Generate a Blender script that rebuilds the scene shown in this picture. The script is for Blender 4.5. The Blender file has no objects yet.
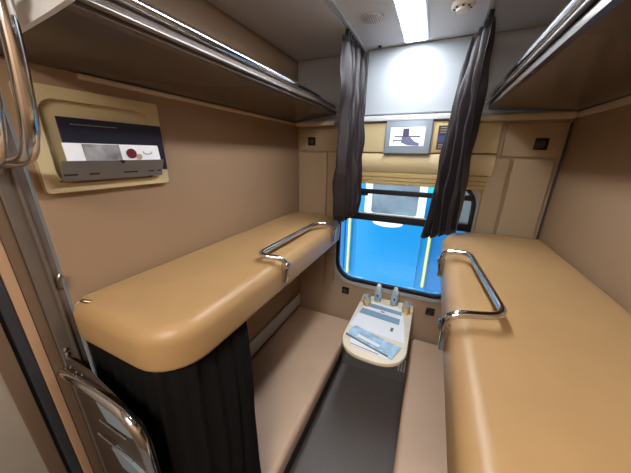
import bpy, bmesh, math, random
from mathutils import Vector, Matrix
random.seed(7)
C = bpy.context.scene.collection
PI = math.pi
D = 2.1                                   # depth of the compartment
XL, XR, YB, ZC = -1.12, 0.705, 2.1, 2.70

# ------------------------------------------------------------------ materials
MATS = {}
def mat(name, col, rough=.5, metal=0., spec=.5, bump=0., scale=40., var=0., emit=0., coat=0., vscale=6., sheen=0.):
    if name in MATS: return MATS[name]
    m = bpy.data.materials.new(name); m.use_nodes = True
    nt = m.node_tree; b = nt.nodes['Principled BSDF']
    lin = [((c/255)/12.92 if c/255 <= .04045 else (((c/255)+.055)/1.055)**2.4) for c in col]
    b.inputs['Base Color'].default_value = (*lin, 1)
    b.inputs['Roughness'].default_value = rough
    b.inputs['Metallic'].default_value = metal
    b.inputs['Specular IOR Level'].default_value = spec
    b.inputs['Coat Weight'].default_value = coat
    b.inputs['Sheen Weight'].default_value = sheen
    tc = nt.nodes.new('ShaderNodeTexCoord')
    if var > 0:
        n = nt.nodes.new('ShaderNodeTexNoise'); n.inputs['Scale'].default_value = vscale; n.inputs['Detail'].default_value = 4
        r = nt.nodes.new('ShaderNodeValToRGB')
        r.color_ramp.elements[0].color = (*[c*(1-var) for c in lin], 1); r.color_ramp.elements[0].position = .3
        r.color_ramp.elements[1].color = (*[min(1, c*(1+var)) for c in lin], 1); r.color_ramp.elements[1].position = .7
        nt.links.new(tc.outputs['Object'], n.inputs['Vector']); nt.links.new(n.outputs['Fac'], r.inputs['Fac'])
        nt.links.new(r.outputs['Color'], b.inputs['Base Color'])
    if bump > 0:
        n2 = nt.nodes.new('ShaderNodeTexNoise'); n2.inputs['Scale'].default_value = scale; n2.inputs['Detail'].default_value = 3
        bp = nt.nodes.new('ShaderNodeBump'); bp.inputs['Strength'].default_value = bump; bp.inputs['Distance'].default_value = .01
        nt.links.new(tc.outputs['Object'], n2.inputs['Vector']); nt.links.new(n2.outputs['Fac'], bp.inputs['Height'])
        nt.links.new(bp.outputs['Normal'], b.inputs['Normal'])
    if emit > 0:
        b.inputs['Emission Color'].default_value = (*lin, 1); b.inputs['Emission Strength'].default_value = emit
    MATS[name] = m
    return m

mat('vinyl', (172,138,94), .42, bump=.03, scale=300, var=.04)
mat('seat_vinyl', (202,173,147), .45, bump=.03, scale=300, var=.04)
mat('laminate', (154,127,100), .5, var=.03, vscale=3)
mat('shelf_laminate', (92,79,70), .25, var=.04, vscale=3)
mat('trim_tan', (190,174,152), .4)
mat('cream', (198,180,138), .42, var=.02)
mat('cream_side', (170,148,118), .45, var=.03)
mat('back_brown', (176,152,128), .5, var=.03)
mat('white_panel', (178,186,192), .3)
mat('white_side', (186,187,188), .45)
mat('ceiling_white', (212,212,216), .4)
mat('ledge_grey', (170,172,172), .35)
mat('chrome', (215,215,218), .13, metal=1.)
mat('dull_chrome', (150,142,134), .32, metal=1.)
mat('steel_post', (118,108,100), .38, metal=.5)
mat('post_brown', (104,84,66), .5)
mat('post_tan', (172,138,108), .5)
mat('seal_dark', (48,48,54), .5)
mat('black', (14,14,15), .5)
mat('black_gloss', (18,18,20), .2)
mat('door_face', (150,140,126), .6, var=.05)
mat('white_metal', (236,238,240), .25, coat=.4)
mat('curtain', (32,25,28), .38, spec=.35, bump=.3, scale=14, var=.12, vscale=9, sheen=.1)
mat('curtain_black', (13,11,11), .85, spec=.2)
mat('grey_plastic', (108,104,100), .42)
mat('bezel', (122,134,144), .35)
mat('screen', (225,238,250), .3, emit=.45)
mat('navy', (38,38,66), .4)
mat('navy_mid', (92,92,130), .4)
mat('gold', (198,172,118), .35, metal=.3)
mat('label_dark', (46,40,38), .4)
mat('label_blue', (38,62,130), .4)
mat('white_plastic', (240,236,224), .35)
mat('table_top', (248,238,214), .28, coat=.3)
mat('paper', (250,252,255), .6)
mat('paper_blue', (136,172,200), .55)
mat('paper_sky', (172,206,230), .5, var=.3, vscale=18)
mat('paper_grey', (120,116,118), .6)
mat('magazine_navy', (26,26,44), .35)
mat('photo_grey', (150,148,150), .4, var=.45, vscale=22)
mat('wine', (110,34,44), .4)
mat('glass_dark_grey', (84,88,92), .6)
mat('brass', (222,190,126), .35, metal=.5)
mat('floor', (122,118,117), .26, var=.10, vscale=120, bump=.03, scale=200)
mat('heater', (128,128,130), .45)
mat('plinth', (52,40,32), .6)
mat('lamp', (244,248,255), .5, emit=43)
mat('train_blue', (0,128,188), .4)
mat('train_blue_dark', (0,100,160), .4)
mat('train_yellow', (226,206,120), .4)
mat('train_white', (236,240,240), .4)
mat('train_cyan', (40,190,214), .4)
mat('train_glass', (120,130,140), .12, var=.35, vscale=3)
mat('ballast', (110,106,100), .9, var=.2, bump=.5, scale=30)
mat('tread', (132,146,156), .45)
mat('ladder_plate', (70,58,50), .4)
mat('bronze', (150,126,96), .3, metal=1.)
mat('blind_gold', (186,162,108), .45)
def glass(name, tint, mix):
    m = bpy.data.materials.new(name); m.use_nodes = True; nt = m.node_tree
    b = nt.nodes['Principled BSDF']; out = nt.nodes['Material Output']
    t = nt.nodes.new('ShaderNodeBsdfTransparent'); t.inputs[0].default_value = (*tint, 1)
    g = nt.nodes.new('ShaderNodeBsdfGlossy'); g.inputs['Roughness'].default_value = .03
    f = nt.nodes.new('ShaderNodeFresnel'); f.inputs[0].default_value = mix
    x = nt.nodes.new('ShaderNodeMixShader')
    nt.links.new(f.outputs[0], x.inputs[0]); nt.links.new(t.outputs[0], x.inputs[1]); nt.links.new(g.outputs[0], x.inputs[2])
    nt.links.new(x.outputs[0], out.inputs[0]); nt.nodes.remove(b)
    MATS[name] = m
glass('window_glass', (.93, .97, .98), 1.45)
glass('clear_glass', (.9, .96, .98), 1.6)
def milky(name, tint):
    glass(name, tint, 1.5); m = MATS[name]; nt = m.node_tree; out = nt.nodes['Material Output']
    src = out.inputs[0].links[0].from_socket; df = nt.nodes.new('ShaderNodeBsdfDiffuse'); df.inputs[0].default_value = (.75, .88, .93, 1)
    x = nt.nodes.new('ShaderNodeMixShader'); x.inputs[0].default_value = .55
    nt.links.new(src, x.inputs[1]); nt.links.new(df.outputs[0], x.inputs[2]); nt.links.new(x.outputs[0], out.inputs[0])
milky('bottle_plastic', (.85, .95, 1)); milky('tumbler_glass', (.95, .97, 1))

# ------------------------------------------------------------------ builders
def add_box(bm, x0, x1, y0, y1, z0, z1, bev=0., M=None):
    vs = [bm.verts.new((x, y, z)) for x in (x0, x1) for y in (y0, y1) for z in (z0, z1)]
    fs = [(0,1,3,2), (4,6,7,5), (0,4,5,1), (2,3,7,6), (0,2,6,4), (1,5,7,3)]
    F = [bm.faces.new([vs[i] for i in f]) for f in fs]
    geom = vs
    if bev > 0:
        es = list({e for f in F for e in f.edges})
        r = bmesh.ops.bevel(bm, geom=es, offset=bev, segments=3, profile=.6, affect='EDGES', clamp_overlap=True)
        geom = list({v for v in r['verts']} | {v for v in vs if v.is_valid})
    if M is not None: bmesh.ops.transform(bm, matrix=M, verts=[v for v in geom if v.is_valid])
def box(*a, **k):
    bm = bmesh.new(); add_box(bm, *a, **k); return bm
def fillet(pts, r, n=6):
    P = [Vector(p) for p in pts]; out = [P[0]]
    for i in range(1, len(P)-1):
        a, b, c = P[i-1], P[i], P[i+1]
        ra = min(r, (a-b).length*.48); rc = min(r, (c-b).length*.48)
        p0 = b + (a-b).normalized()*ra; p2 = b + (c-b).normalized()*rc
        for k in range(n+1):
            t = k/n; out.append(p0*(1-t)**2 + b*2*t*(1-t) + p2*t*t)
    out.append(P[-1]); return out
def add_tube(bm, pts, r, seg=12, fr=0.):
    P = fillet(pts, fr) if fr else [Vector(p) for p in pts]
    rings = []; up = None
    for i, p in enumerate(P):
        t = (P[min(i+1, len(P)-1)] - P[max(i-1, 0)]).normalized()
        if up is None:
            up = t.cross(Vector((.3, .1, 1))); up = up.normalized() if up.length > .01 else Vector((1, 0, 0))
        up = (up - t*up.dot(t)).normalized(); s = t.cross(up)
        rr = r[min(i, len(r)-1)] if isinstance(r, (list, tuple)) else r
        rings.append([bm.verts.new(p + (up*math.cos(a) + s*math.sin(a))*rr) for a in [2*PI*k/seg for k in range(seg)]])
    for A, B in zip(rings, rings[1:]):
        for k in range(seg): bm.faces.new([A[k], A[(k+1)%seg], B[(k+1)%seg], B[k]])
    bm.faces.new(rings[0][::-1]); bm.faces.new(rings[-1])
def tube(*a, **k):
    bm = bmesh.new(); add_tube(bm, *a, **k); return bm
def add_lathe(bm, prof, c, axis='Z', seg=24):
    rings = []
    for r, h in prof:
        ring = []
        for k in range(seg):
            a = 2*PI*k/seg; u, v = r*math.cos(a), r*math.sin(a)
            q = (u, v, h) if axis == 'Z' else ((u, h, v) if axis == 'Y' else (h, u, v))
            ring.append(bm.verts.new(Vector(c) + Vector(q)))
        rings.append(ring)
    for A, B in zip(rings, rings[1:]):
        for k in range(seg): bm.faces.new([A[k], A[(k+1)%seg], B[(k+1)%seg], B[k]])
    if prof[0][0] > 1e-5: bm.faces.new(rings[0][::-1])
    if prof[-1][0] > 1e-5: bm.faces.new(rings[-1])
def lathe(*a, **k):
    bm = bmesh.new(); add_lathe(bm, *a, **k); return bm
def rrect(x0, x1, y0, y1, r, n=8):          # r: one radius or (x0y0, x1y0, x1y1, x0y1)
    if not isinstance(r, (list, tuple)): r = (r,)*4
    out = []
    for (cx, cy, sx, sy, a0, rr) in ((x0, y0, 1, 1, PI, r[0]), (x1, y0, -1, 1, 1.5*PI, r[1]), (x1, y1, -1, -1, 0, r[2]), (x0, y1, 1, -1, .5*PI, r[3])):
        rr = max(rr, .0005)
        for k in range(n+1):
            a = a0 + .5*PI*k/n
            out.append((cx + sx*rr + rr*math.cos(a), cy + sy*rr + rr*math.sin(a)))
    return out
def slab(x0, x1, y0, y1, z0, z1, rc, rt, rb, n=8, crown=0.):
    """cushion: rounded outline in plan, rounded top and bottom edges"""
    if not isinstance(rc, (list, tuple)): rc = (rc,)*4
    lev = []
    for k in range(5):
        a = .5*PI*k/4; lev.append((rb*(1-math.sin(a)), z0 + rb*(1-math.cos(a))))
    for k in range(7):
        a = .5*PI*k/6; lev.append((rt*(1-math.cos(a)), z1 - rt*(1-math.sin(a))))
    bm = bmesh.new(); rings = []
    for ins, z in lev:
        o = rrect(x0+ins, x1-ins, y0+ins, y1-ins, [max(r-ins, .001) for r in rc], n)
        rings.append([bm.verts.new((x, y, z)) for x, y in o])
    for A, B in zip(rings, rings[1:]):
        N = len(A)
        for k in range(N): bm.faces.new([A[k], A[(k+1)%N], B[(k+1)%N], B[k]])
    bm.faces.new(rings[0][::-1]); bm.faces.new(rings[-1])
    return bm
def shape2d(loops, depth, plane='XZ', at=0.):
    """filled outline (first loop) with holes, extruded; plane XZ runs along +Y, XY along +Z, YZ along +X"""
    cu = bpy.data.curves.new('tmp', 'CURVE'); cu.dimensions = '2D'; cu.fill_mode = 'BOTH'; cu.extrude = depth/2
    for L in loops:
        s = cu.splines.new('POLY'); s.points.add(len(L)-1); s.use_cyclic_u = True
        for p, q in zip(s.points, L): p.co = (q[0], q[1], 0, 1)
    o = bpy.data.objects.new('tmp', cu); C.objects.link(o)
    dg = bpy.context.evaluated_depsgraph_get(); me = bpy.data.meshes.new_from_object(o.evaluated_get(dg))
    bm = bmesh.new(); bm.from_mesh(me); bpy.data.objects.remove(o); bpy.data.meshes.remove(me)
    bmesh.ops.remove_doubles(bm, verts=bm.verts, dist=1e-5)
    for v in bm.verts:
        a, b, c = v.co; c += depth/2
        v.co = (a, at + c, b) if plane == 'XZ' else ((a, b, at + c) if plane == 'XY' else (at + c, a, b))
    return bm
def root_loc(o):
    l = Vector((0, 0, 0))
    while o: l += o.location; o = o.parent
    return l
def obj(name, bm, m, parent=None, base=None, label=None, solid=0.):
    bmesh.ops.recalc_face_normals(bm, faces=bm.faces)
    off = root_loc(parent) if parent else Vector((0, 0, 0))
    if not parent:
        if base is None:
            xs = [v.co.x for v in bm.verts]; ys = [v.co.y for v in bm.verts]; zs = [v.co.z for v in bm.verts]
            base = ((min(xs)+max(xs))/2, (min(ys)+max(ys))/2, min(zs))
        off = Vector(base)
    for v in bm.verts: v.co -= off
    me = bpy.data.meshes.new(name); bm.to_mesh(me); bm.free()
    me.materials.append(MATS[m])
    for p in me.polygons: p.use_smooth = True
    me.set_sharp_from_angle(angle=math.radians(38))
    o = bpy.data.objects.new(name, me); C.objects.link(o)
    if parent: o.parent = parent
    else: o.location = off
    if label: o['label'] = label
    if solid:
        s = o.modifiers.new('thick', 'SOLIDIFY'); s.thickness = solid; s.offset = 0
    return o
def tag(o, label, cat, group=None):
    o['label'] = label; o['category'] = cat
    if group: o['group'] = group
    return o
def thing(name, label, cat, loc, group=None):
    o = bpy.data.objects.new(name, None); C.objects.link(o); o.location = loc; o.empty_display_size = .05
    return tag(o, label, cat, group)
def struct(name, bm, m, parent=None):
    o = obj(name, bm, m, parent)
    if not parent: o['kind'] = 'structure'
    return o
def copy_thing(o, loc, label):
    c = o.copy(); C.objects.link(c); c.location = loc; c['label'] = label
    for ch in list(o.children):
        d = ch.copy(); C.objects.link(d); d.parent = c
        for g in list(ch.children):
            e = g.copy(); C.objects.link(e); e.parent = d
    return c

# ------------------------------------------------------------------ room shell
YF = -1.25
struct('floor', box(XL-.1, XR+.1, YF-.05, YB+.1, -.08, 0), 'floor')
struct('ceiling', box(XL-.1, XR+.1, YF-.05, YB+.1, ZC, ZC+.12), 'ceiling_white')
struct('wall_left', box(XL-.06, XL, .358, YB, 0, ZC), 'laminate')
struct('wall_right', box(XR, XR+.06, YF, YB, 0, ZC), 'laminate')
struct('wall_front', box(XL-.1, XR+.1, YF-.06, YF, 0, ZC), 'laminate')
# window opening in the back wall
WX0, WX1, WZ0, WZ1, WR = -.345*D, .148*D, 2-.545*D, 2-.085*D, .085*D
hole = rrect(WX0, WX1, WZ0, WZ1, WR, 10)
struct('wall_back', shape2d([[(XL-.1, 0), (XR+.1, 0), (XR+.1, ZC), (XL-.1, ZC)], hole], .07, 'XZ', YB), 'back_brown')
def zz(r): return 2 + r*D
# white upper wall sheets
struct('trim_1', box(XL+.002, -.56, YB-.008, YB, zz(.118), ZC-.002, bev=.002), 'white_side')
struct('trim_2', box(.20, XR-.002, YB-.008, YB, zz(.118), ZC-.002, bev=.002), 'white_side')
struct('trim_3', box(-.55, .195, YB-.03, YB, zz(.132), ZC-.002, bev=.008), 'white_panel')
# grey shelf-like ledge under the white panel
bm = bmesh.new()
prof = [(YB, zz(.131)), (YB-.035, zz(.129)), (YB-.062, zz(.119)), (YB-.064, zz(.111)), (YB-.02, zz(.106)), (YB, zz(.106))]
def add_prism(bm, prof, x0, x1):
    A = [bm.verts.new((x0, y, z)) for y, z in prof]; B = [bm.verts.new((x1, y, z)) for y, z in prof]
    N = len(prof)
    for k in range(N): bm.faces.new([A[k], A[(k+1)%N], B[(k+1)%N], B[k]])
    bm.faces.new(A[::-1]); bm.faces.new(B)
add_prism(bm, prof, XL+.003, XR-.003)
struct('trim_4', bm, 'ledge_grey')
# cream panels above the window (monitor strip and blind box)
struct('trim_5', box(-.33*D, .17*D, YB-.035, YB, zz(.007), zz(.105), bev=.004), 'cream')
bm = bmesh.new()
add_prism(bm, [(YB, zz(.003)), (YB-.045, zz(.002)), (YB-.062, zz(-.02)), (YB-.06, zz(-.045)), (YB-.04, zz(-.062)), (YB, zz(-.064))], -.33*D, .17*D)
struct('trim_6', bm, 'cream')
# side sheets: upper strips with sockets, lower sheets behind the berths, pillars
struct('trim_7', box(XL+.004, -.345*D, YB-.018, YB, zz(.010), zz(.092), bev=.003), 'cream_side')
struct('trim_8', box(.185*D, XR-.004, YB-.018, YB, zz(-.002), zz(.092), bev=.003), 'cream_side')
struct('trim_9', box(XL+.03, -.40*D, YB-.02, YB, zz(-.60), zz(.004), bev=.006), 'cream_side')
struct('trim_10', box(.222*D, XR-.03, YB-.02, YB, zz(-.55), zz(-.008), bev=.006), 'cream_side')
struct('trim_11', box(-.393*D, -.352*D, YB-.03, YB, zz(-.56), zz(.004), bev=.008), 'cream_side')
struct('trim_12', box(.155*D, .213*D, YB-.03, YB, zz(-.56), zz(-.008), bev=.008), 'cream_side')
# grey wall strip behind the lower left seat, and the same on the right
struct('trim_13', box(XL, XL+.02, .36, YB-.02, .47, .60, bev=.005), 'white_side')
struct('trim_14', box(XR-.02, XR, .36, YB-.02, .47, .60, bev=.005), 'white_side')
# tan edge trim under the left and right shelf
struct('trim_15', box(XL, XL+.018, .54, YB-.085, zz(.106), zz(.1145), bev=.005), 'trim_tan')
struct('trim_16', box(XR-.022, XR, .36, YB-.085, zz(.100), zz(.1145), bev=.005), 'trim_tan')
bm = bmesh.new(); add_box(bm, XL+.023, -.36*D, YB-.10, YB-.066, zz(.100), zz(.1145), bev=.004)
struct('trim_17', bm, 'trim_tan')
struct('trim_18', box(.10*D, XR-.023, YB-.10, YB-.066, zz(.098), zz(.1145), bev=.004), 'trim_tan')

# window
w = bpy.data.objects.new('window_1', None); C.objects.link(w); w.location = ((WX0+WX1)/2, YB, WZ0); w['kind'] = 'structure'
def ring(o0, o1, d, y): return shape2d([rrect(WX0-o0, WX1+o0, WZ0-o0, WZ1+o0, WR+o0, 10), rrect(WX0+o1, WX1-o1, WZ0+o1, WZ1-o1, WR-o1, 10)], d, 'XZ', y)
obj('window_surround', ring(.034, -.001, .016, YB-.016), 'ledge_grey', w)
obj('rubber_seal', ring(.0, .015, .024, YB-.012), 'black', w)
obj('outer_frame', ring(-.015, .026, .03, YB-.002), 'seal_dark', w)
obj('window_pane', shape2d([rrect(WX0+.03, WX1-.03, WZ0+.03, WZ1-.03, WR-.03, 10)], .006, 'XZ', YB+.04), 'window_glass', w)
bm = bmesh.new(); add_box(bm, WX0+.02, WX1-.02, YB-.012, YB+.012, zz(-.148), zz(-.130), bev=.004)
for x in (-.50, .06): add_box(bm, x-.03, x+.03, YB-.012, YB+.01, zz(-.157), zz(-.140), bev=.004)
obj('upper_bar', bm, 'black', w)
bm = bmesh.new(); add_box(bm, WX0+.02, WX1-.02, YB-.014, YB+.012, zz(-.256), zz(-.226), bev=.006)
obj('transom_bar', bm, 'black', w)
obj('transom_edge', box(WX0+.03, WX1-.03, YB-.019, YB-.013, zz(-.228), zz(-.223)), 'ledge_grey', w)
# roller blind, drawn up
bl = thing('window_blind', 'gold slatted blind pulled up above the blue view in the window', 'blind', (-.17, YB-.03, zz(-.105)))
for k, (z0, z1, dy) in enumerate(((-.080, -.064, .034), (-.094, -.081, .030), (-.108, -.095, .026))):
    obj('slat', box(-.31*D, .16*D, YB-dy-.012, YB-.012, zz(z0), zz(z1), bev=.004), 'blind_gold', bl)

# door frame and sliding door to the corridor, in line with the left wall
d = bpy.data.objects.new('door_1', None); C.objects.link(d); d.location = (XL, .15, 0); d['kind'] = 'structure'
obj('door_panel', box(XL-.05, XL-.012, YF, .153, 0, ZC-.1), 'door_face', d)
obj('door_edge', box(XL-.05, XL-.004, .153, .192, 0, ZC-.1, bev=.003), 'post_brown', d)
obj('door_seal', box(XL-.05, XL-.015, .192, .202, 0, ZC-.1), 'black', d)
obj('rubber_strip', box(XL-.05, XL-.004, .202, .228, 0, ZC-.1, bev=.004), 'seal_dark', d)
obj('tan_jamb', box(XL-.05, XL+.000, .229, .254, 0, ZC-.1, bev=.003), 'post_tan', d)
obj('brown_jamb', box(XL-.05, XL-.003, .255, .284, 0, ZC-.1, bev=.003), 'post_brown', d)
bm = bmesh.new(); add_box(bm, XL-.05, XL+.004, .284, .349, 0, ZC-.1, bev=.004); add_box(bm, XL, XL+.014, .318, .328, .0, ZC-.1, bev=.003)
obj('steel_post', bm, 'steel_post', d)
for z in (2-2.35*.30, 2-2.28*.30): obj('bolt', lathe([(.0085, 0), (.0085, .003), (.004, .006)], (XL+.004, .30, z), 'X', 10), 'chrome', d)
struct('wall_corridor', box(XL-.06, XL, YF, .349, ZC-.1, ZC), 'laminate')

# ------------------------------------------------------------------ berths
def upper_berth(name, label, x0, x1, side):
    t = thing(name, label, 'bunk', ((x0+x1)/2, 1.15, 1.372))
    y0, y1 = (.330 if side < 0 else .30), 1.99
    rc = (.07, .15, .26, .02) if side < 0 else (.07, .02, .02, .26)
    obj('cushion', slab(x0, x1, y0, y1, 1.352, 1.505, rc, .055, .02), 'vinyl', t)
    obj('bed_board', box(x0+(0 if side < 0 else .06), x1-(.06 if side < 0 else 0), y0+.07, y1-.09, 1.334, 1.353, bev=.003), 'plinth', t)
    xf = x1 if side < 0 else x0          # front face
    s = -side                            # towards the aisle
    if side < 0: pts = [(xf+.018, .945, 1.47), (xf+.014, .94, 1.525), (-.700, .89, 1.543), (-.690, 1.50, 1.543), (-.61, 1.57, 1.54), (xf+.014, 1.59, 1.50), (xf+.014, 1.60, 1.45)]; ya, yb = .945, 1.60
    else: pts = [(xf-.018, .775, 1.48), (xf-.010, .765, 1.545), (.255, .805, 1.552), (.216, 1.325, 1.550), (.15, 1.345, 1.548), (xf-.012, 1.345, 1.535), (xf-.014, 1.35, 1.45)]; ya, yb = .78, 1.35
    obj('guard_rail', tube(pts, .0125, 12, fr=.05), 'chrome', t)
    for y in (ya, yb):
        bm = bmesh.new(); add_box(bm, xf-.004 if s > 0 else xf-.022, xf+.022 if s > 0 else xf+.004, y-.015, y+.015, 1.40, 1.50, bev=.008)
        c_ = obj('rail_clamp', bm, 'chrome', t)
        obj('pivot', lathe([(.016, -.016), (.018, 0), (.016, .016)], (xf+s*.018, y, 1.49), 'Y', 14), 'chrome', c_)
    # wall brackets at both ends
    xw = x0 if side < 0 else x1
    for y in (.90, 1.89):
        obj('wall_bracket', box(min(xw, xw-side*.12), max(xw, xw-side*.12), y-.012, y+.012, 1.28, 1.333, bev=.004), 'steel_post', t)
    return t
ubl = upper_berth('upper_berth', 'left upper bunk with tan padded vinyl top and rounded near corner', XL, -.594, -1)
ubr = upper_berth('upper_berth', 'right upper bunk with tan padded vinyl top filling the right foreground', .115, XR, 1)
# small catch near the wall end of the left bunk
obj('latch', tube([(XL+.065, .365, 1.500), (XL+.085, .352, 1.512), (XL+.105, .372, 1.500)], .006, 10, fr=.02), 'bronze', ubl)

def lower_berth(label, x0, x1, side):
    t = thing('lower_berth', label, 'bunk', ((x0+x1)/2, 1.1, 0))
    y0, y1 = .362, 2.07
    rc = (.02, .06, .05, .02) if side < 0 else (.06, .02, .02, .05)
    obj('cushion', slab(x0, x1, y0, y1, .325, .447, rc, .035, .02), 'seat_vinyl', t)
    a, b = (x0+.0, x1-.07) if side < 0 else (x0+.07, x1)
    obj('seat_box', box(a, b, y0+.05, y1-.01, 0, .325, bev=.004), 'plinth', t)
    return t
lower_berth('left lower seat bunk with pinkish tan padding beside the table', XL+.002, -.515, -1)
lower_berth('right lower seat bunk, mostly under the right upper bunk', .030, XR-.002, 1)

# ------------------------------------------------------------------ luggage shelves
def shelf(label, x0, x1, side):
    t = thing('luggage_shelf', label, 'shelf', ((x0+x1)/2, 1.2, zz(.117)))
    xf = x1 if side < 0 else x0; s = -side
    y0, y1 = (.350, YB-.066)
    zf = .137 if side < 0 else .129
    def run(pr):
        bm = bmesh.new(); A = [bm.verts.new((x, y0, zz(z))) for x, z in pr]; B = [bm.verts.new((x, y1, zz(z))) for x, z in pr]; n = len(pr)
        for k in range(n): bm.faces.new([A[k], A[(k+1)%n], B[(k+1)%n], B[k]])
        bm.faces.new(A[::-1]); bm.faces.new(B); return bm
    xw = x0 if side < 0 else x1
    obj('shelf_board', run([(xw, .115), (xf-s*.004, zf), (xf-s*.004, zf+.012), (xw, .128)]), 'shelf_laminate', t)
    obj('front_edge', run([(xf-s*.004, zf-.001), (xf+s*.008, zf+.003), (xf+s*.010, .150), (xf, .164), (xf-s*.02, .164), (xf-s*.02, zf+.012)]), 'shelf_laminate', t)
    obj('chrome_rail', tube([(xf+s*.004, y0, zz(.170)), (xf+s*.004, y1, zz(.170))], .016, 16), 'chrome', t)
    obj('lower_rail', tube([(xf+s*.016, y0, zz(.148)), (xf+s*.016, y1, zz(.148))], .007, 12), 'dull_chrome', t)
    return t
sl = shelf('left luggage shelf with brown underside and chrome front rail', XL, -.362*D, -1)
sr = shelf('right luggage shelf with dark brown underside and chrome front rail', .126*D, XR, 1)
# white end plate of the left shelf
bm = shape2d([[(x*D, zz(z)) for x, z in ((-.432, .1187), (-.354, .124), (-.315, .1275), (-.315, .170), (-.36, .19), (-.44, .19), (-.436, .15))]], .010, 'XZ', .339)
obj('end_plate', bm, 'white_metal', sl, label='glossy white end plate')

# big chrome grab handle near the door, left foreground
gh = thing('grab_handle', 'large chrome double grab handle at the top left edge of the doorway', 'handle', (XL, .29, 1.95))
obj('front_bar', tube([(-.385*D, .318-.018, 2.30), (-.388*D, .30, 2.20), (-.405*D, .298, 2.04), (-.43*D, .296, 1.975), (XL+.006, .292, 1.962)], .0165, 16, fr=.06), 'chrome', gh)
obj('rear_bar', tube([(-.385*D, .258, 2.30), (-.388*D, .252, 2.20), (-.415*D, .25, 2.04), (-.445*D, .25, 1.972), (XL+.006, .25, 1.957)], .0165, 16, fr=.06), 'chrome', gh)
bm = bmesh.new(); add_box(bm, -.40*D, -.37*D, .236, .312, 2.285, 2.305, bev=.006)
obj('top_clamp', bm, 'chrome', gh)
bm = bmesh.new(); add_box(bm, XL-.003, XL+.010, .235, .308, 1.93, 1.99, bev=.005)
obj('wall_plate', bm, 'dull_chrome', gh)

# ------------------------------------------------------------------ folded ladder at the post
ld = thing('folding_ladder', 'folded ladder with chrome side tube and pale treads at the left doorpost', 'ladder', (XL, .27, 0))
Z = lambda r: 2 + r
obj('side_tube', tube([(XL+.004, .275, 1.238), (-.93, .275, 1.248), (-.690, .272, 1.238), (-.680, .272, .98), (-.680, .272, .02)], .0165, 16, fr=.11), 'chrome', ld)
obj('back_plate', shape2d([[(XL+.006, .02), (-.694, .02), (-.694, 1.10), (-.72, 1.19), (-.80, 1.225), (-.97, 1.29), (XL+.006, 1.29)]], .008, 'XZ', .290), 'ladder_plate', ld)
for zc in (1.145, .905, .665, .425, .185):
    a = obj('tread', shape2d([[(-.955, zc+.035), (-.93, zc+.052), (-.77, zc+.010), (-.745, zc-.030), (-.79, zc-.045), (-.915, zc-.048)]], .010, 'XZ', .280), 'tread', ld)
    obj('tread_edge', tube([(-1.01, .276, zc+.082), (-.80, .276, zc+.080)] if zc < 1.1 else [(-.955, .276, zc-.056), (-.80, .276, zc-.054)], .0035, 8), 'chrome', a)
for (x, z) in ((XL+.05, 1.290), (XL+.085, 1.285), (XL+.125, 1.290), (XL+.10, 1.225)):
    obj('rivet', lathe([(.005, .0), (.005, -.006), (.002, -.009)], (x, .289, z-.02), 'Y', 8), 'chrome', ld)
# coat hook on the wall beside the post
hk = obj('coat_hook', tube([(XL, .335, 1.555), (XL+.018, .335, 1.55), (XL+.022, .337, 1.59), (XL+.02, .345, 1.60)], .007, 10, fr=.012), 'dull_chrome')
tag(hk, 'small metal hook on the post just above the left upper bunk', 'hook')

# ------------------------------------------------------------------ curtains
def cloth(name, mname, top, bot, zt, zb, amp, folds, rows=28, cols=120, seed=0, parent=None, pinch=0., taper=1.0):
    """top / bot : ((x,y),(x,y)); zt, zb: (z at start, z at end)"""
    rnd = random.Random(seed); ph = [rnd.uniform(0, 6.28) for _ in range(6)]
    bm = bmesh.new(); V = []
    def along(path, s):                       # point on a polyline at arc-length fraction s
        Q = [Vector(p) for p in path]; L = [(b-a).length for a, b in zip(Q, Q[1:])]; d = s*sum(L)
        for a, b, l in zip(Q, Q[1:], L):
            if d <= l+1e-9: return a.lerp(b, d/l)
            d -= l
        return Q[-1]
    for i in range(rows+1):
        t = i/rows; row = []
        for j in range(cols+1):
            s = j/cols
            at = lambda s_: along(top, s_).lerp(along(bot, s_), t)
            p = at(s); dirv = (at(min(1, s+.03)) - at(max(0, s-.03))).normalized(); nrm = Vector((-dirv.y, dirv.x))
            w1 = math.sin(2*PI*folds*s + ph[0] + .7*math.sin(2.2*t+ph[1]))
            w2 = .35*math.sin(2*PI*folds*1.7*s + ph[2] + 2.5*t)
            w3 = .25*math.sin(5*t + ph[3] + 4*s)
            k = amp*(.55 + .45*min(1, t*4))*(1 + (taper-1)*t)
            w3 += .16*math.sin(17*t + 9*s + ph[5]) + .12*math.sin(31*t - 14*s + ph[1])
            p = p + nrm*k*(w1+w2+w3)/1.2 + dirv*.006*math.sin(9*t+8*s+ph[4])
            z = (zt[0]+(zt[1]-zt[0])*s)*(1-t) + (zb[0]+(zb[1]-zb[0])*s)*t + .006*math.sin(2*PI*folds*s)*t
            row.append(bm.verts.new((p.x, p.y, z)))
        V.append(row)
    for A, B in zip(V, V[1:]):
        for j in range(cols): bm.faces.new([A[j], A[j+1], B[j+1], B[j]])
    return obj(name, bm, mname, parent, solid=.003)
cl = thing('window_curtain', 'dark brown satin curtain hanging left of the window from the left ceiling track', 'curtain', (-.57, 1.85, 1.54), None)
cloth('fabric', 'curtain', ((-.573, 1.66), (-.56, 2.035)), ((-.572, 1.63), (-.555, 2.03)), (2.655, 2.655), (1.545, 1.525), .040, 6.5, seed=3, parent=cl)
for k in range(9): obj('glider', box(-.577, -.557, 1.67+k*.043, 1.685+k*.043, 2.645, 2.685, bev=.002), 'black', cl)
cr = thing('window_curtain', 'dark brown satin curtain hanging right of the window, its foot over the right bunk', 'curtain', (.12, 1.85, 1.40), None)
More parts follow.
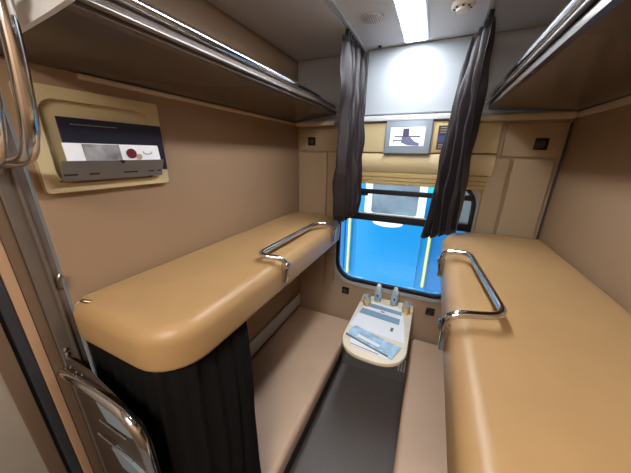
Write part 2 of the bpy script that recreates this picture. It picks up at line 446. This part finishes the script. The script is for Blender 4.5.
cloth('fabric', 'curtain', ((.160, 1.74), (.10, 2.03)), ((.195, 1.80), (-.025, 1.91)), (2.655, 2.655), (1.522, 1.42), .034, 4.5, seed=11, parent=cr, taper=1.0)
for k in range(7): obj('glider', box(.143, .163, 1.745+k*.045, 1.76+k*.045, 2.645, 2.685, bev=.002), 'black', cr)
cb = thing('berth_curtain', 'black curtain hanging under the near end of the left upper bunk', 'curtain', (-.63, .5, .3))
cloth('fabric', 'curtain_black', ((XL+.006, .366), (-.72, .366), (-.64, .43), (-.622, .69)), ((XL+.006, .328), (-.54, .328), (-.465, .38), (-.465, .54)), (1.344, 1.344), (.15, .15), .009, 12, seed=5, parent=cb)
obj('curtain_rod', tube([(XL+.002, .368, 1.344), (-.66, .368, 1.344), (-.625, .69, 1.344)], .005, 8, fr=.1), 'black', cb)
for lab, x in (('left ceiling curtain track above the left curtain', -.567), ('right ceiling curtain track above the right curtain', .153)):
    t = thing('curtain_track', lab, 'curtain track', (x, 1.0, ZC-.015))
    bm = bmesh.new()
    add_box(bm, x-.02, x-.006, -.4, 2.06, ZC-.014, ZC, bev=.002); add_box(bm, x+.006, x+.02, -.4, 2.06, ZC-.014, ZC, bev=.002)
    add_box(bm, x-.02, x+.02, -.4, 2.06, ZC-.004, ZC-.0005)
    obj('rail_channel', bm, 'white_panel', t)

# ------------------------------------------------------------------ ceiling fittings
t = thing('ceiling_light', 'bright white rectangular strip light in the ceiling between the curtain tracks', 'light', (-.215, 1.5, ZC-.01))
bm = shape2d([rrect(-.292, -.138, .75, 2.012, .01, 3), rrect(-.278, -.152, .765, 1.998, .004, 3)], .012, 'XY', ZC-.012)
obj('light_frame', bm, 'white_panel', t)
obj('diffuser', box(-.278, -.152, .765, 1.998, ZC-.015, ZC-.001, bev=.003), 'lamp', t, label='glowing white diffuser')
t = thing('ceiling_speaker', 'round perforated speaker grille in the ceiling left of the strip light', 'speaker', (-.42, 1.636, ZC-.006))
bm = lathe([(.062, 0), (.062, -.004), (.055, -.007), (.0, -.007)], (-.42, 1.636, ZC), 'Z', 32); obj('grille', bm, 'ceiling_white', t)
bm = bmesh.new()
for i in range(-4, 5):
    for j in range(-4, 5):
        if i*i+j*j < 19: add_lathe(bm, [(.0035, -.0068), (.0035, -.0078)], (-.42+i*.0115, 1.636+j*.0115, ZC), 'Z', 6)
obj('perforation', bm, 'seal_dark', t)
t = thing('smoke_detector', 'small round smoke detector on the ceiling right of the strip light', 'smoke detector', (.018, 1.667, ZC-.03))
obj('housing', lathe([(.052, 0), (.052, -.012), (.046, -.02), (.03, -.022), (.028, -.034), (0, -.036)], (.018, 1.667, ZC), 'Z', 28), 'white_plastic', t)
bm = bmesh.new()
for k in range(8):
    a = k*PI/4; add_box(bm, .018+.036*math.cos(a)-.005, .018+.036*math.cos(a)+.005, 1.667+.036*math.sin(a)-.005, 1.667+.036*math.sin(a)+.005, ZC-.025, ZC-.018)
obj('vent_slot', bm, 'seal_dark', t)
tag(obj('ceiling_button', lathe([(.012, 0), (.012, -.006), (.007, -.012), (0, -.013)], (-.452, 2.03, ZC), 'Z', 16), 'seal_dark'), 'tiny dark round knob on the ceiling near the left curtain', 'knob')
tag(obj('wall_cable', tube([(-.535, YB-.034, ZC-.01), (-.535, YB-.034, zz(.14)), (-.53, YB-.085, zz(.125)), (-.53, YB-.085, zz(.098))], .003, 6, fr=.01), 'seal_dark'), 'thin dark cable running down the white wall beside the left curtain', 'cable')
tag(obj('corner_cable', tube([(XR-.012, YB-.03, zz(.09)), (XR-.010, YB-.03, zz(.0)), (XR-.015, YB-.035, zz(-.06)), (XR-.012, YB-.032, zz(-.13)), (XR-.012, YB-.03, zz(-.235)), (XR-.012, YB-.036, .45)], .005, 6, fr=.05), 'seal_dark'), 'dark cable running down the far right corner above the right bunk', 'cable')

# ------------------------------------------------------------------ sockets
def socket(name, x, z, lab, m='black', sz=.034):
    yb = YB - (.018 if z > 1.5 else 0)
    t = thing(name, lab, 'socket', (x, yb, z), None)
    obj('cover_plate', box(x-sz, x+sz, yb-.010, yb, z-sz, z+sz, bev=.003), 'black_gloss', t)
    bm = lathe([(sz*.62, 0), (sz*.62, -.003), (sz*.5, -.003), (sz*.45, -.0005)], (x, yb-.010, z), 'Y', 18)
    obj('socket_ring', bm, 'seal_dark', t)
socket('wall_socket', -.467*D, zz(.046), 'black square socket high on the far wall left of the left curtain')
socket('wall_socket', .276*D, zz(.034), 'black square socket high on the far wall near the right corner')
socket('wall_socket', -.293*D, zz(-.600), 'black square socket below the window left of the table')
socket('wall_socket', .068*D, zz(-.607), 'black square socket below the window right of the table')

# ------------------------------------------------------------------ display and notice above the window
t = thing('wall_display', 'grey framed display screen showing a seat picture, above the window', 'screen', (-.20, YB-.035, zz(0)))
R_ = Matrix.Translation((-.205, YB-.035, zz(.05))) @ Matrix.Rotation(math.radians(-6), 4, 'X') @ Matrix.Translation((.205, -(YB-.035), -zz(.05)))
y = YB-.035
def tb(*a, **k): return box(*a, M=R_, **k)
obj('display_housing', tb(-.172*D, -.022*D, y-.040, y+.002, zz(.0), zz(.110), bev=.008), 'bezel', t)
scr = obj('screen_glass', tb(-.154*D, -.043*D, y-.043, y-.038, zz(.026), zz(.086)), 'screen', t, label='lit white screen')
cx = -.0985*D
pic = bmesh.new()
add_box(pic, cx-.030, cx+.012, y-.0446, y-.0428, zz(.055), zz(.082), M=R_)
add_box(pic, cx-.088, cx+.088, y-.0446, y-.0428, zz(.0535), zz(.0580), M=R_)
add_box(pic, cx-.092, cx+.030, y-.0446, y-.0428, zz(.042), zz(.0460), M=R_)
add_box(pic, cx-.092, cx-.084, y-.0446, y-.0428, zz(.038), zz(.0465), M=R_)
obj('picture_lines', pic, 'navy', scr)
pic = shape2d([[(cx-.035, zz(.055)), (cx+.02, zz(.055)), (cx+.055, zz(.040)), (cx+.088, zz(.034)), (cx+.085, zz(.026)), (cx+.01, zz(.028)), (cx-.035, zz(.036))]], .0016, 'XZ', y-.0450)
bmesh.ops.transform(pic, matrix=R_, verts=pic.verts); obj('picture_seat', pic, 'navy_mid', scr)
t = thing('wall_notice', 'dark narrow notice in a gold frame with a blue band, beside the display', 'sign', (.045, YB-.035, zz(.012)))
obj('gold_frame', box(-.010*D, .043*D, y-.008, y, zz(.010), zz(.098), bev=.002), 'gold', t)
obj('notice_face', box(-.004*D, .037*D, y-.010, y-.007, zz(.017), zz(.091)), 'label_dark', t)
obj('blue_band', box(-.003*D, .036*D, y-.0115, y-.0095, zz(.042), zz(.060)), 'label_blue', t)
for zr in (.070, .077, .084, .024, .031): obj('text_line', box(.002*D, (.030 if zr > .05 else .026)*D, y-.0112, y-.0096, zz(zr), zz(zr+.0015)), 'ledge_grey', t)

# ------------------------------------------------------------------ magazine holder on the left wall
t = thing('magazine_holder', 'cream recessed wall plate with a grey pocket holding magazines, on the left wall', 'magazine holder', (XL, .585, 1.866))
outer = rrect(.376, .795, 1.866, 2.186, .012, 4); inner = rrect(.412, .752, 1.893, 2.150, .045, 8)
obj('cream_frame', shape2d([outer, inner], .022, 'YZ', XL), 'cream', t)
obj('recess_back', shape2d([inner], .004, 'YZ', XL), 'cream', t)
bm = bmesh.new()
A = [(XL+.004, 1.897), (XL+.045, 1.902), (XL+.072, 1.966), (XL+.068, 1.967), (XL+.041, 1.906), (XL+.004, 1.903)]
V0 = [bm.verts.new((x, .414, z)) for x, z in A]; V1 = [bm.verts.new((x, .750, z)) for x, z in A]
for k in range(6): bm.faces.new([V0[k], V0[(k+1)%6], V1[(k+1)%6], V1[k]])
bm.faces.new(V0[::-1]); bm.faces.new(V1)
pk = obj('pocket', bm, 'grey_plastic', t, label='grey plastic pocket')
MR = lambda yc, zc: Matrix.Translation((XL+.0585, yc, zc)) @ Matrix.Rotation(math.radians(23), 4, 'Y')
for yc, l, zc in ((.435, .018, 1.921), (.50, .015, 1.921), (.62, .026, 1.921), (.70, .012, 1.921), (.735, .008, 1.921)):
    obj('pocket_slot', box(-.0005-.007, .002-.007, -l, l, -.003, .003, M=MR(yc, zc)), 'black', pk)
bm = bmesh.new()
v = [bm.verts.new(p) for p in ((XL+.0745, .578, 1.967), (XL+.0745, .602, 1.967), (XL+.0700, .590, 1.955))]; w2 = [bm.verts.new((q.co.x-.004, q.co.y, q.co.z)) for q in v]
bm.faces.new(v); bm.faces.new(w2[::-1])
for k in range(3): bm.faces.new([v[k], v[(k+1)%3], w2[(k+1)%3], w2[k]])
obj('notch_mark', bm, 'black', pk)
def mag(lab, y0, y1, z0, z1, xa, xb, m, name):
    """leaning booklet: thickness 4 mm, foot at x=xa, head at x=xb"""
    t = thing(name, lab, 'magazine', (XL+xa, (y0+y1)/2, z0))
    bm = bmesh.new()
    P = [bm.verts.new((XL+x+dx, yy, z)) for dx in (0, .004) for (x, z) in ((xa, z0), (xb, z1)) for yy in (y0, y1)]
    for f in ((0,1,3,2), (4,6,7,5), (0,4,5,1), (2,3,7,6), (0,2,6,4), (1,5,7,3)): bm.faces.new([P[i] for i in f])
    obj('cover', bm, m, t); return t
def on_mag(y0, y1, z0, z1, Z0, Z1, xa, xb, lift):
    f = lambda z: XL + xa + (xb-xa)*(z-Z0)/(Z1-Z0) + .004 + lift
    bm = bmesh.new()
    P = [bm.verts.new((f(z)+dx, yy, z)) for dx in (0, .0008) for z in (z0, z1) for yy in (y0, y1)]
    for fa in ((0,1,3,2), (4,6,7,5), (0,4,5,1), (2,3,7,6), (0,2,6,4), (1,5,7,3)): bm.faces.new([P[i] for i in fa])
    return bm
m1 = mag('navy magazine with a line of tiny pale lettering, standing in the wall pocket', .446, .788, 1.925, 2.100, .030, .026, 'magazine_navy', 'magazine')
bm = bmesh.new(); yy = .478
while yy < .62:
    l = random.uniform(.004, .012)
    q = on_mag(yy, yy+l, 2.078, 2.0815, 1.925, 2.100, .030, .026, .0001)
    me = bpy.data.meshes.new('t'); q.to_mesh(me); q.free(); bm.from_mesh(me); bpy.data.meshes.remove(me); yy += l+.003
obj('lettering', bm, 'paper_grey', m1)
m2 = mag('white brochure with a wine glass picture, standing in front of the navy magazine', .440, .756, 1.918, 2.022, .046, .034, 'paper', 'brochure')
obj('cover_photo', on_mag(.49, .605, 1.925, 2.020, 1.918, 2.022, .046, .034, .0001), 'photo_grey', m2)
bm = lathe([(.0185, 0), (.0185, .0012)], (XL+.0405+.0035, .642, 1.990), 'X', 20); obj('wine_picture', bm, 'wine', m2)
bm = lathe([(.011, 0), (.011, .0010)], (XL+.0425+.0035, .668, 1.978), 'X', 16); obj('round_picture', bm, 'trim_tan', m2)
arc = [(XL+.041+.004, .705+.018*math.cos(a), 1.998+.010*math.sin(a)) for a in [PI+PI*k/10 for k in range(11)]]
obj('emblem_arc', tube(arc, .0012, 6), 'seal_dark', m2)

# ------------------------------------------------------------------ table
TZ = .75
t = thing('folding_table', 'narrow cream table with a rounded front under the window', 'table', (-.215, 1.72, 0))
def tongue(h, y0, y1, ins):
    cx, hw = -.213, h-ins; pts = [(cx+hw, y1-ins), (cx-hw, y1-ins)]
    n = 22; yc = y0+.19; ry = .19-ins
    for k in range(n+1):
        a = PI + PI*k/n; c, s = math.cos(a), math.sin(a)
        pts.append((cx + hw*math.copysign(abs(c)**.72, c), yc + ry*math.copysign(abs(s)**.9, s)))
    return pts
bm = bmesh.new(); rings = []
for ins, z in ((.012, TZ-.034), (.003, TZ-.030), (0, TZ-.02), (0, TZ-.006), (.002, TZ-.002), (.006, TZ)):
    rings.append([bm.verts.new((x, yy, z)) for x, yy in tongue(.222, 1.318, 2.092, ins)])
for A, B in zip(rings, rings[1:]):
    for k in range(len(A)): bm.faces.new([A[k], A[(k+1)%len(A)], B[(k+1)%len(B)], B[k]])
bm.faces.new(rings[0][::-1]); bm.faces.new(rings[-1])
obj('tabletop', bm, 'table_top', t)
for x in (-.34, -.09): obj('brace', tube([(x, 2.075, .301), (x, 2.075, .45), (x, 1.80, TZ-.036)], .011, 10, fr=.03), 'steel_post', t)
obj('wall_cleat', box(-.40, -.03, 2.06, 2.10, TZ-.075, TZ-.034, bev=.004), 'white_plastic', t)
TT = TZ + .0006
def quad(pts, z0, th, m, name, parent=None, wave=0., n=12):
    bm = bmesh.new(); P = [Vector((*p, 0)) for p in pts]; G = [[], []]
    for L, dz in ((0, 0), (1, th)):
        for i in range(n+1):
            r = []
            for j in range(n+1):
                u, v = i/n, j/n
                q = P[0].lerp(P[1], u).lerp(P[3].lerp(P[2], u), v)
                r.append(bm.verts.new((q.x, q.y, z0 + dz + wave*(math.sin(u*5+v*3)*.5+.5)*math.sin(PI*v))))
            G[L].append(r)
    for i in range(n):
        for j in range(n):
            bm.faces.new([G[1][i][j], G[1][i+1][j], G[1][i+1][j+1], G[1][i][j+1]])
            bm.faces.new([G[0][i][j], G[0][i][j+1], G[0][i+1][j+1], G[0][i+1][j]])
    e = [(i, 0) for i in range(n)] + [(n, j) for j in range(n)] + [(n-i, n) for i in range(n)] + [(0, n-j) for j in range(n)]
    for k in range(len(e)):
        a, b = e[k], e[(k+1)%len(e)]
        bm.faces.new([G[0][a[0]][a[1]], G[0][b[0]][b[1]], G[1][b[0]][b[1]], G[1][a[0]][a[1]]])
    return obj(name, bm, m, parent)
mp = thing('paper_placemat', 'white paper placemat with two blue bands lying on the table', 'placemat', (-.22, 1.8, TT))
quad([(-.422, 1.60), (-.012, 1.56), (-.068, 1.985), (-.380, 1.985)], TT, .0015, 'paper', 'sheet', mp)
quad([(-.372, 1.905), (-.068, 1.885), (-.074, 1.935), (-.367, 1.965)], TT+.0016, .0006, 'paper_blue', 'blue_band', mp)
quad([(-.398, 1.785), (-.075, 1.755), (-.075, 1.83), (-.388, 1.865)], TT+.0016, .0006, 'paper_blue', 'blue_band', mp)
quad([(-.128, 1.655), (-.108, 1.655), (-.106, 1.70), (-.126, 1.70)], TT+.0016, .0006, 'paper_grey', 'printed_mark', mp)
quad([(-.235, 1.868), (-.205, 1.866), (-.205, 1.878), (-.235, 1.880)], TT+.0016, .0006, 'wine', 'printed_logo', mp)
bc = thing('white_brochure', 'white folded brochure peeking out under the blue newspaper at the table front', 'brochure', (-.2, 1.45, TT+.002))
quad([(-.36, 1.395), (-.10, 1.36), (-.06, 1.50), (-.385, 1.55)], TT+.002, .003, 'paper', 'cover', bc)
quad([(-.36, 1.405), (-.16, 1.378), (-.158, 1.384), (-.36, 1.411)], TT+.0052, .0006, 'paper_grey', 'printed_line', bc)
nw = thing('folded_newspaper', 'pale blue folded newspaper on the front of the table', 'newspaper', (-.22, 1.53, TT+.006))
quad([(-.415, 1.475), (-.075, 1.37), (-.03, 1.50), (-.37, 1.60)], TT+.007, .004, 'paper_sky', 'cover', nw, wave=.010)
quad([(-.41, 1.472), (-.10, 1.376), (-.098, 1.385), (-.407, 1.481)], TT+.0125, .0007, 'paper_grey', 'fold_line', nw, wave=.010)
quad([(-.33, 1.475), (-.17, 1.43), (-.16, 1.455), (-.325, 1.505)], TT+.0190, .0007, 'paper', 'headline_block', nw)
def bottle(x, yb, lab):
    t = thing('water_bottle', lab, 'bottle', (x, yb, TT), 'small water bottles at the back of the table')
    obj('bottle_body', lathe([(.0, .0), (.029, .0), (.032, .006), (.032, .105), (.031, .122), (.026, .140), (.017, .150), (.012, .152)], (x, yb, TT), 'Z', 24), 'bottle_plastic', t)
    obj('water', lathe([(.0, .003), (.029, .003), (.0295, .102), (.0, .1025)], (x, yb, TT), 'Z', 20), 'bottle_plastic', t)
    obj('bottle_cap', lathe([(.0, .166), (.014, .166), (.016, .163), (.016, .150), (.012, .149)], (x, yb, TT), 'Z', 18), 'white_plastic', t, label='white screw cap')
    lb = obj('bottle_label', lathe([(.0323, .042), (.0326, .044), (.0326, .088), (.0323, .090)], (x, yb, TT), 'Z', 24), 'paper_sky', t)
    obj('label_mark', box(x-.006, x+.006, yb-.0345, yb-.0318, TT+.054, TT+.080), 'label_blue', lb)
bottle(-.292, 2.03, 'left of the two small clear water bottles at the back of the table')
bottle(-.150, 2.03, 'right of the two small clear water bottles at the back of the table')
def tea(x, yb, lab, sg):
    t = thing('tea_glass', lab, 'glass', (x, yb, TT), 'tea glasses in brass holders')
    bm = bmesh.new(); add_lathe(bm, [(.0, .0), (.028, .0), (.030, .004), (.022, .012), (.029, .020), (.031, .024), (.0315, .058), (.0325, .060), (.0295, .060), (.0290, .022), (.0, .020)], (x, yb, TT), 'Z', 26)
    obj('metal_holder', bm, 'brass', t, label='brass glass holder')
    obj('holder_handle', tube([(x+sg*.031, yb-.004, TT+.052), (x+sg*.052, yb-.008, TT+.050), (x+sg*.052, yb-.008, TT+.024), (x+sg*.031, yb-.004, TT+.024)], .0035, 8, fr=.012), 'brass', t)
    obj('glass_tumbler', lathe([(.0, .022), (.027, .022), (.0275, .03), (.029, .092), (.0272, .092), (.0255, .028), (.0, .026)], (x, yb, TT), 'Z', 26), 'tumbler_glass', t)
    obj('teaspoon', tube([(x-.008, yb, TT+.03), (x+.018, yb+.006, TT+.115)], .0022, 6), 'chrome', t)
tea(-.365, 1.925, 'tea glass in a brass holder at the left rear corner of the table', -1)
tea(-.045, 1.945, 'tea glass in a brass holder at the right rear corner of the table', 1)

# heater cover between the seats
t = thing('heater_cover', 'grey metal heater box on the floor beneath the table', 'heater', (-.24, 2.0, 0))
obj('casing', box(-.578, .092, 1.955, 2.098, .0, .30, bev=.010), 'heater', t)
bm = bmesh.new()
for i in range(7):
    for j in range(3): add_box(bm, -.045+j*.024, -.030+j*.024, 1.951, 1.957, .135+i*.020, .146+i*.020, bev=.002)
obj('vent_grille', bm, 'white_plastic', t)
obj('control_knob', lathe([(.014, 0), (.014, -.012), (.006, -.014)], (-.02, 1.955, .285), 'Y', 14), 'chrome', t)

# ------------------------------------------------------------------ outside: neighbouring train on the next track
FY = 3.6
def q(r): return r*FY
def qz(r): return 2 + r*FY
struct('ground', box(-8, 8, 2.35, 14, -1.3, -1.1), 'ballast')
t = thing('passenger_train_car', 'bright blue train carriage with yellow handrails seen through the window', 'train', (0, FY+1.4, -1.0))
bm = bmesh.new()
add_box(bm, -7, 7, FY+.02, FY+2.8, -.7, 2.9, bev=.05)
obj('car_body', bm, 'train_blue', t)
obj('car_roof', slab(-7, 7, FY+.0, FY+2.82, 2.9, 3.3, .05, .3, .02), 'train_white', t)
obj('door_leaf', box(q(-.262), q(-.005), FY-.012, FY+.03, -.4, 2.5, bev=.03), 'train_blue', t)
for a, b in ((-.365, -.310), (.035, .10)):
    obj('side_panel', box(q(a), q(b), FY-.004, FY+.03, -.5, 2.5, bev=.01), 'train_blue_dark', t)
for a in (-.287, .022):
    x = q(a)
    obj('handrail', tube([(x, FY+.03, qz(-.17)), (x, FY-.05, qz(-.17)), (x, FY-.05, qz(-.50)), (x, FY+.03, qz(-.50))], .019, 12, fr=.03), 'train_yellow', t)
wn = obj('door_window', shape2d([rrect(q(-.232), q(-.008), qz(-.228), qz(-.06), .03, 4), rrect(q(-.205), q(-.035), qz(-.222), qz(-.07), .04, 4)], .03, 'XZ', FY-.03), 'train_white', t)
obj('window_pane', box(q(-.21), q(-.03), FY-.016, FY-.006, qz(-.225), qz(-.065)), 'train_glass', wn)
obj('dark_glass_standin', box(q(.105), q(.40), FY-.06, FY+.02, qz(-.245), 2.6, bev=.02), 'glass_dark_grey', t)  # grey box added outside to give the dark grey tone of the glass here
obj('cyan_stripe', box(-7, 7, FY-.002, FY+.03, qz(-.13), qz(-.07)), 'train_cyan', t)
obj('oval_reflection', lathe([(.0, 0), (.19, 0), (.21, .004), (.21, .02)], (0, 0, 0), 'Y', 32), 'train_white', t)  # white oval disc modelled in place of the lamp's reflection in the window
gr_ = t.children[-1]
for ch in t.children:
    if ch.name.startswith('oval_reflection'):
        for v in ch.data.vertices:
            v.co += root_loc(t); v.co.z = v.co.z*.30
            v.co += Vector((q(-.137), FY-.018, qz(-.258))); v.co -= root_loc(t)
struct('trim_19', box(-8, 8, 2.9, 3.4, -1.12, -1.05), 'ballast')

# ------------------------------------------------------------------ lights
def area(name, loc, rot, sx, sy, power, col=(1, 1, 1)):
    l = bpy.data.lights.new(name, 'AREA'); l.shape = 'RECTANGLE'; l.size = sx; l.size_y = sy; l.energy = power; l.color = col
    o = bpy.data.objects.new(name, l); C.objects.link(o); o.location = loc; o.rotation_euler = rot; return o
area('corridor_lamp', (-.1, -.75, 2.62), (0, 0, 0), .7, .5, 40, (1, .93, .85))
s = bpy.data.lights.new('sun', 'SUN'); s.energy = 4.2; s.angle = .02; s.color = (1, .98, .94)
so = bpy.data.objects.new('sun', s); C.objects.link(so)
so.rotation_euler = Vector((.12, .36, -1)).to_track_quat('-Z', 'Y').to_euler()
W = bpy.data.worlds.new('World'); bpy.context.scene.world = W; W.use_nodes = True
bg = W.node_tree.nodes['Background']; bg.inputs[0].default_value = (.78, .9, 1, 1); bg.inputs[1].default_value = 3.2

# ------------------------------------------------------------------ camera
R = [(0.91012755, 0.14099022, -0.38960185), (0.4141248, -0.28009271, 0.86605353), (0.01298044, -0.94956297, -0.31330764)]
cam = bpy.data.cameras.new('camera'); co = bpy.data.objects.new('camera', cam); C.objects.link(co)
right = Vector((R[0][0], R[1][0], R[2][0])); down = Vector((R[0][1], R[1][1], R[2][1])); fwd = Vector((R[0][2], R[1][2], R[2][2]))
M = Matrix((( right.x, -down.x, -fwd.x, 0), (right.y, -down.y, -fwd.y, 0), (right.z, -down.z, -fwd.z, 2.0), (0, 0, 0, 1)))
co.matrix_world = M
cam.sensor_width = 36; cam.lens = 252/631*36; cam.clip_start = .02
sc = bpy.context.scene; sc.camera = co
sc.view_settings.view_transform = 'Standard'; sc.view_settings.look = 'None'; sc.view_settings.gamma = 1
sc.view_settings.exposure = 0
